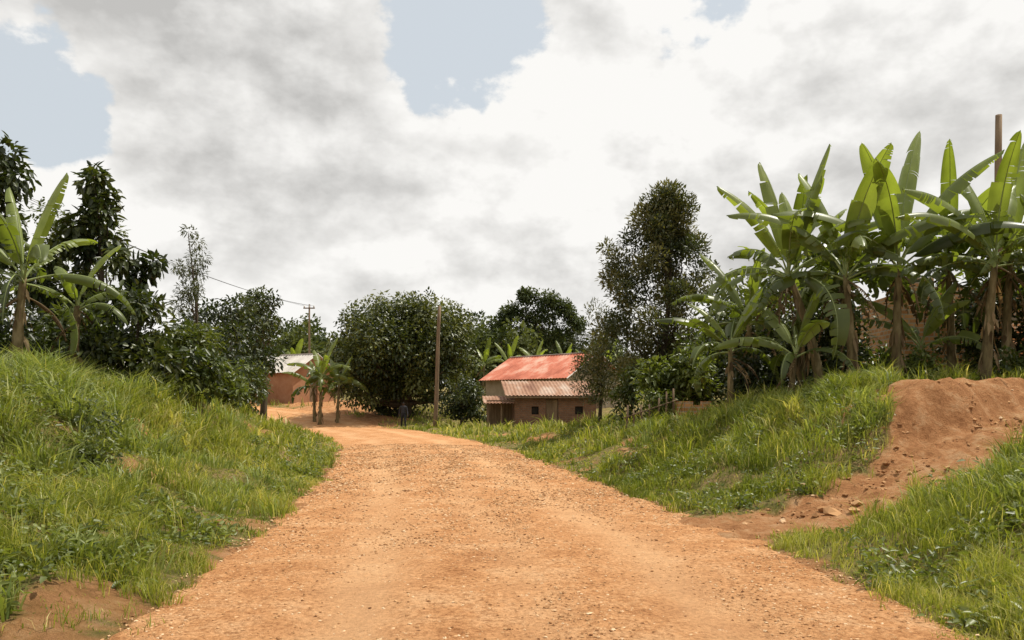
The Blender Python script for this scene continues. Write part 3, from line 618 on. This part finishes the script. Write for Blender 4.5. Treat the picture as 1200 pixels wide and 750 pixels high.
# ------------------------------------------------------------------ person
def person(loc, rz):
    e=empty('walking_person',loc,rz)
    J={}; vs=[]; ed=[]; rd=[]
    def add(n,p,r,par=None):
        J[n]=len(vs); vs.append(p); rd.append(r)
        if par is not None: ed.append((J[par],J[n]))
    add('pelvis',(0,0,.93),(.155,.11))
    add('waist',(0,.0,1.07),(.135,.095),'pelvis'); add('chest',(0,.01,1.25),(.165,.11),'waist'); add('sh',(0,.01,1.38),(.12,.085),'chest')
    add('neck',(0,0,1.45),(.052,.052),'sh'); add('jaw',(0,-.012,1.52),(.062,.07),'neck'); add('skull',(0,0,1.6),(.076,.09),'jaw'); add('crown',(0,.01,1.665),(.05,.06),'skull')
    add('nose',(0,-.092,1.575),(.012,.014),'skull')
    for s,st,ar in ((1,.24,-.16),(-1,-.22,.18)):
        k=str(s)
        add('hip'+k,(s*.09,0,.88),(.095,.1),'pelvis'); add('knee'+k,(s*.095,-st*.5-.05,.5),(.06,.062),'hip'+k)
        add('calf'+k,(s*.095,-st*.75,.33),(.052,.055),'knee'+k)
        add('ank'+k,(s*.095,-st,.1+(.05 if st<0 else 0)),(.035,.037),'calf'+k); add('toe'+k,(s*.1,-st-.16,.035),(.038,.028),'ank'+k)
        add('shd'+k,(s*.19,.01,1.37),(.058,.058),'sh'); add('elb'+k,(s*.245,ar*.4+.02,1.1),(.04,.042),'shd'+k)
        add('wri'+k,(s*.25,ar*.9-.05,.86),(.025,.028),'elb'+k); add('palm'+k,(s*.25,ar*1.-.06,.79),(.018,.036),'wri'+k)
        for q,(dy,ln) in enumerate([(-.03,.06),(-.011,.075),(.009,.07),(.027,.055)]):
            add('f%d%s'%(q,k),(s*.25,ar-.06+dy,.79-.035),(.0095,.0095),'palm'+k); add('g%d%s'%(q,k),(s*.245-s*.012,ar-.06+dy,.79-.035-ln),(.008,.008),'f%d%s'%(q,k))
        add('th'+k,(s*.24,ar-.06-.055,.79),(.01,.01),'palm'+k); add('th2'+k,(s*.235,ar-.06-.065,.75),(.008,.008),'th'+k)
    me=bpy.data.meshes.new('b'); me.from_pydata(vs,ed,[]); ob=bpy.data.objects.new('b',me); COL.objects.link(ob)
    md=ob.modifiers.new('s','SKIN'); md.use_smooth_shade=True
    for i,v in enumerate(me.skin_vertices[0].data): v.radius=rd[i]; v.use_root=(i==0)
    su=ob.modifiers.new('u','SUBSURF'); su.levels=2; su.render_levels=2
    dg=bpy.context.evaluated_depsgraph_get(); dg.update(); nm=bpy.data.meshes.new_from_object(ob.evaluated_get(dg)); nm.name='body'
    bpy.data.objects.remove(ob)
    nm.materials.clear()
    mats=[noisemat('skin',[(.3,(.05,.028,.018)),(.7,(.07,.04,.026))],6,bump=.05),noisemat('dark_shirt',[(.3,(.025,.025,.03)),(.7,(.045,.044,.05))],9,bump=.2),noisemat('trousers',[(.3,(.012,.012,.015)),(.7,(.028,.028,.032))],9,bump=.2),noisemat('shoes_and_hair',[(.3,(.006,.005,.004)),(.7,(.015,.013,.011))],30,bump=.3)]
    for m in mats: nm.materials.append(m)
    for p in nm.polygons:
        c=p.center; k=1
        if c.z<.085: k=3
        elif c.z<1.0 and abs(c.x)<=.2: k=2
        if c.z>1.44: k=0
        if c.z>1.6 or (c.z>1.5 and c.y>.03): k=3
        if abs(c.x)>.2 and c.z<.9: k=0
        p.material_index=k
    b=bpy.data.objects.new('body',nm); COL.objects.link(b); b.parent=e
    mb=MB()
    for s in (-1,1):
        tube(mb,[(s*.03,-.088,1.6),(s*.03,-.098,1.6)],[.014,.008],8,0); tube(mb,[(s*.085,0,1.56),(s*.094,.008,1.58),(s*.088,.01,1.6)],[.012,.018,.01],6,1)
    tube(mb,[(-.025,-.084,1.53),(0,-.092,1.528),(.025,-.084,1.53)],[.004,.008,.004],6,2)
    mb.build('face_details',[M_dark,mats[0],mats[0]],True,e)
person((-6.75,49.5,H(-6.75,49.5)-.01),math.radians(12))

# ------------------------------------------------------------------ camera, light, world
cam=bpy.data.cameras.new('camera'); co=bpy.data.objects.new('camera',cam); COL.objects.link(co); scene.camera=co
co.location=(0,0,1.6); co.rotation_euler=(math.radians(90),0,0); cam.lens=28; cam.sensor_width=36; cam.shift_y=95/1200; cam.clip_end=4000; cam.clip_start=.05
EL=math.radians(62); AZ=math.radians(62)
d=Vector((math.sin(AZ)*math.cos(EL),math.cos(AZ)*math.cos(EL),math.sin(EL)))
sl=bpy.data.lights.new('sun','SUN'); sl.energy=5.0; sl.angle=math.radians(.5); sl.color=(1,.945,.83)
so=bpy.data.objects.new('sun',sl); COL.objects.link(so); so.rotation_euler=(-d).to_track_quat('-Z','Y').to_euler()
w=bpy.data.worlds.new('World'); scene.world=w; w.use_nodes=True; nt=w.node_tree; nt.nodes.clear(); L=nt.links.new
sky=N(nt,'ShaderNodeTexSky',sky_type='NISHITA'); sky.sun_disc=False; sky.sun_elevation=EL; sky.sun_rotation=AZ; sky.dust_density=2.5
bg1=N(nt,'ShaderNodeBackground'); bg1.inputs[1].default_value=.11; L(sky.outputs[0],bg1.inputs[0])
tc=N(nt,'ShaderNodeTexCoord')
def mth(op,a,b=None,c=None,clamp=False):
    n=N(nt,'ShaderNodeMath',operation=op); n.use_clamp=clamp
    for i,v in enumerate((a,b,c)):
        if v is None: continue
        if isinstance(v,(int,float)): n.inputs[i].default_value=v
        else: L(v,n.inputs[i])
    return n.outputs[0]
def mr(v,a,b,c=0,d_=1,smooth=True):
    n=N(nt,'ShaderNodeMapRange'); n.interpolation_type='SMOOTHSTEP' if smooth else 'LINEAR'
    n.inputs[1].default_value=a; n.inputs[2].default_value=b; n.inputs[3].default_value=c; n.inputs[4].default_value=d_; L(v,n.inputs[0]); return n.outputs[0]
def vec(off,zs=1.5):
    mp=N(nt,'ShaderNodeMapping'); mp.inputs['Scale'].default_value=(1,1,zs); mp.inputs['Location'].default_value=off; L(tc.outputs['Generated'],mp.inputs[0]); return mp.outputs[0]
def noise(v,scale,detail,rough,dist=.0):
    n=N(nt,'ShaderNodeTexNoise',Scale=scale,Detail=detail,Roughness=rough,Distortion=dist); L(v,n.inputs['Vector']); return n.outputs[0]
def blob(v,r0,r1):
    v=Vector(v).normalized(); n=N(nt,'ShaderNodeVectorMath',operation='DOT_PRODUCT'); L(tc.outputs['Generated'],n.inputs[0]); n.inputs[1].default_value=v
    return mr(n.outputs['Value'],math.cos(math.radians(r0)),math.cos(math.radians(r1)))
off=(3.1,1.7,.4); eps=(off[0]+.015,off[1],off[2]+.05)
a1=noise(vec(off),3.4,8,.58); a2=noise(vec(eps),3.4,6,.56)
p1=noise(vec((5,2,8)),8.0,4,.5)
puff=mth('MULTIPLY',mth('ABSOLUTE',mth('SUBTRACT',p1,.5)),4.0)
big=noise(vec((1.2,4.4,2.)),2.1,4,.5)
holes=mth('ADD',blob((-.07,1,.46),9,1),mth('ADD',mth('MULTIPLY',blob((.21,1,.52),6,1),.8),mth('MULTIPLY',blob((-.60,1,.39),6,1),.8)))
elz=N(nt,'ShaderNodeSeparateXYZ'); L(tc.outputs['Generated'],elz.inputs[0])
cov=mth('ADD',mth('MULTIPLY',mth('SUBTRACT',a1,.5),1.5),mth('MULTIPLY',puff,.12))
cov=mth('ADD',mth('ADD',cov,.28),mth('MULTIPLY',holes,-.27)); cov=mth('SUBTRACT',cov,mr(elz.outputs[2],.55,.95,0,.34))
mask=mr(cov,-.01,.06)
shade=mth('MULTIPLY',mth('SUBTRACT',a1,a2),2.0)
grey=mth('ADD',blob((-.3,1,.44),15,2),mth('ADD',mth('MULTIPLY',blob((.38,1,.33),14,2),.6),mth('MULTIPLY',blob((-.62,1,.54),9,2),.6)))
lum=mth('ADD',.93,shade); lum=mth('SUBTRACT',lum,mth('MULTIPLY',grey,.2)); lum=mth('ADD',lum,mth('MULTIPLY',mth('SUBTRACT',.5,big),.5))
lum=mth('ADD',lum,mth('MULTIPLY',mth('SUBTRACT',puff,.35),.16))
lum=mth('ADD',lum,mth('MULTIPLY',mth('SUBTRACT',1.0,mr(cov,.03,.3)),.1))
lum=mth('MINIMUM',mth('MAXIMUM',lum,.55),.97)
cl=N(nt,'ShaderNodeMix',data_type='RGBA',blend_type='MULTIPLY'); cl.inputs[0].default_value=1; cl.inputs[6].default_value=(1,.985,.955,1)
cb=N(nt,'ShaderNodeCombineColor'); [L(lum,cb.inputs[i]) for i in range(3)]; L(cb.outputs[0],cl.inputs[7])
bg2=N(nt,'ShaderNodeBackground'); L(cl.outputs[2],bg2.inputs[0])
hz=N(nt,'ShaderNodeBackground'); hz.inputs[0].default_value=(.72,.77,.8,1); 
m0=N(nt,'ShaderNodeMixShader'); m0.inputs[0].default_value=.8; L(bg1.outputs[0],m0.inputs[1]); L(hz.outputs[0],m0.inputs[2])
ms=N(nt,'ShaderNodeMixShader'); L(mask,ms.inputs[0]); L(m0.outputs[0],ms.inputs[1]); L(bg2.outputs[0],ms.inputs[2])
o=N(nt,'ShaderNodeOutputWorld'); L(ms.outputs[0],o.inputs[0])
scene.view_settings.view_transform='Standard'; scene.view_settings.look='None'; scene.view_settings.exposure=0
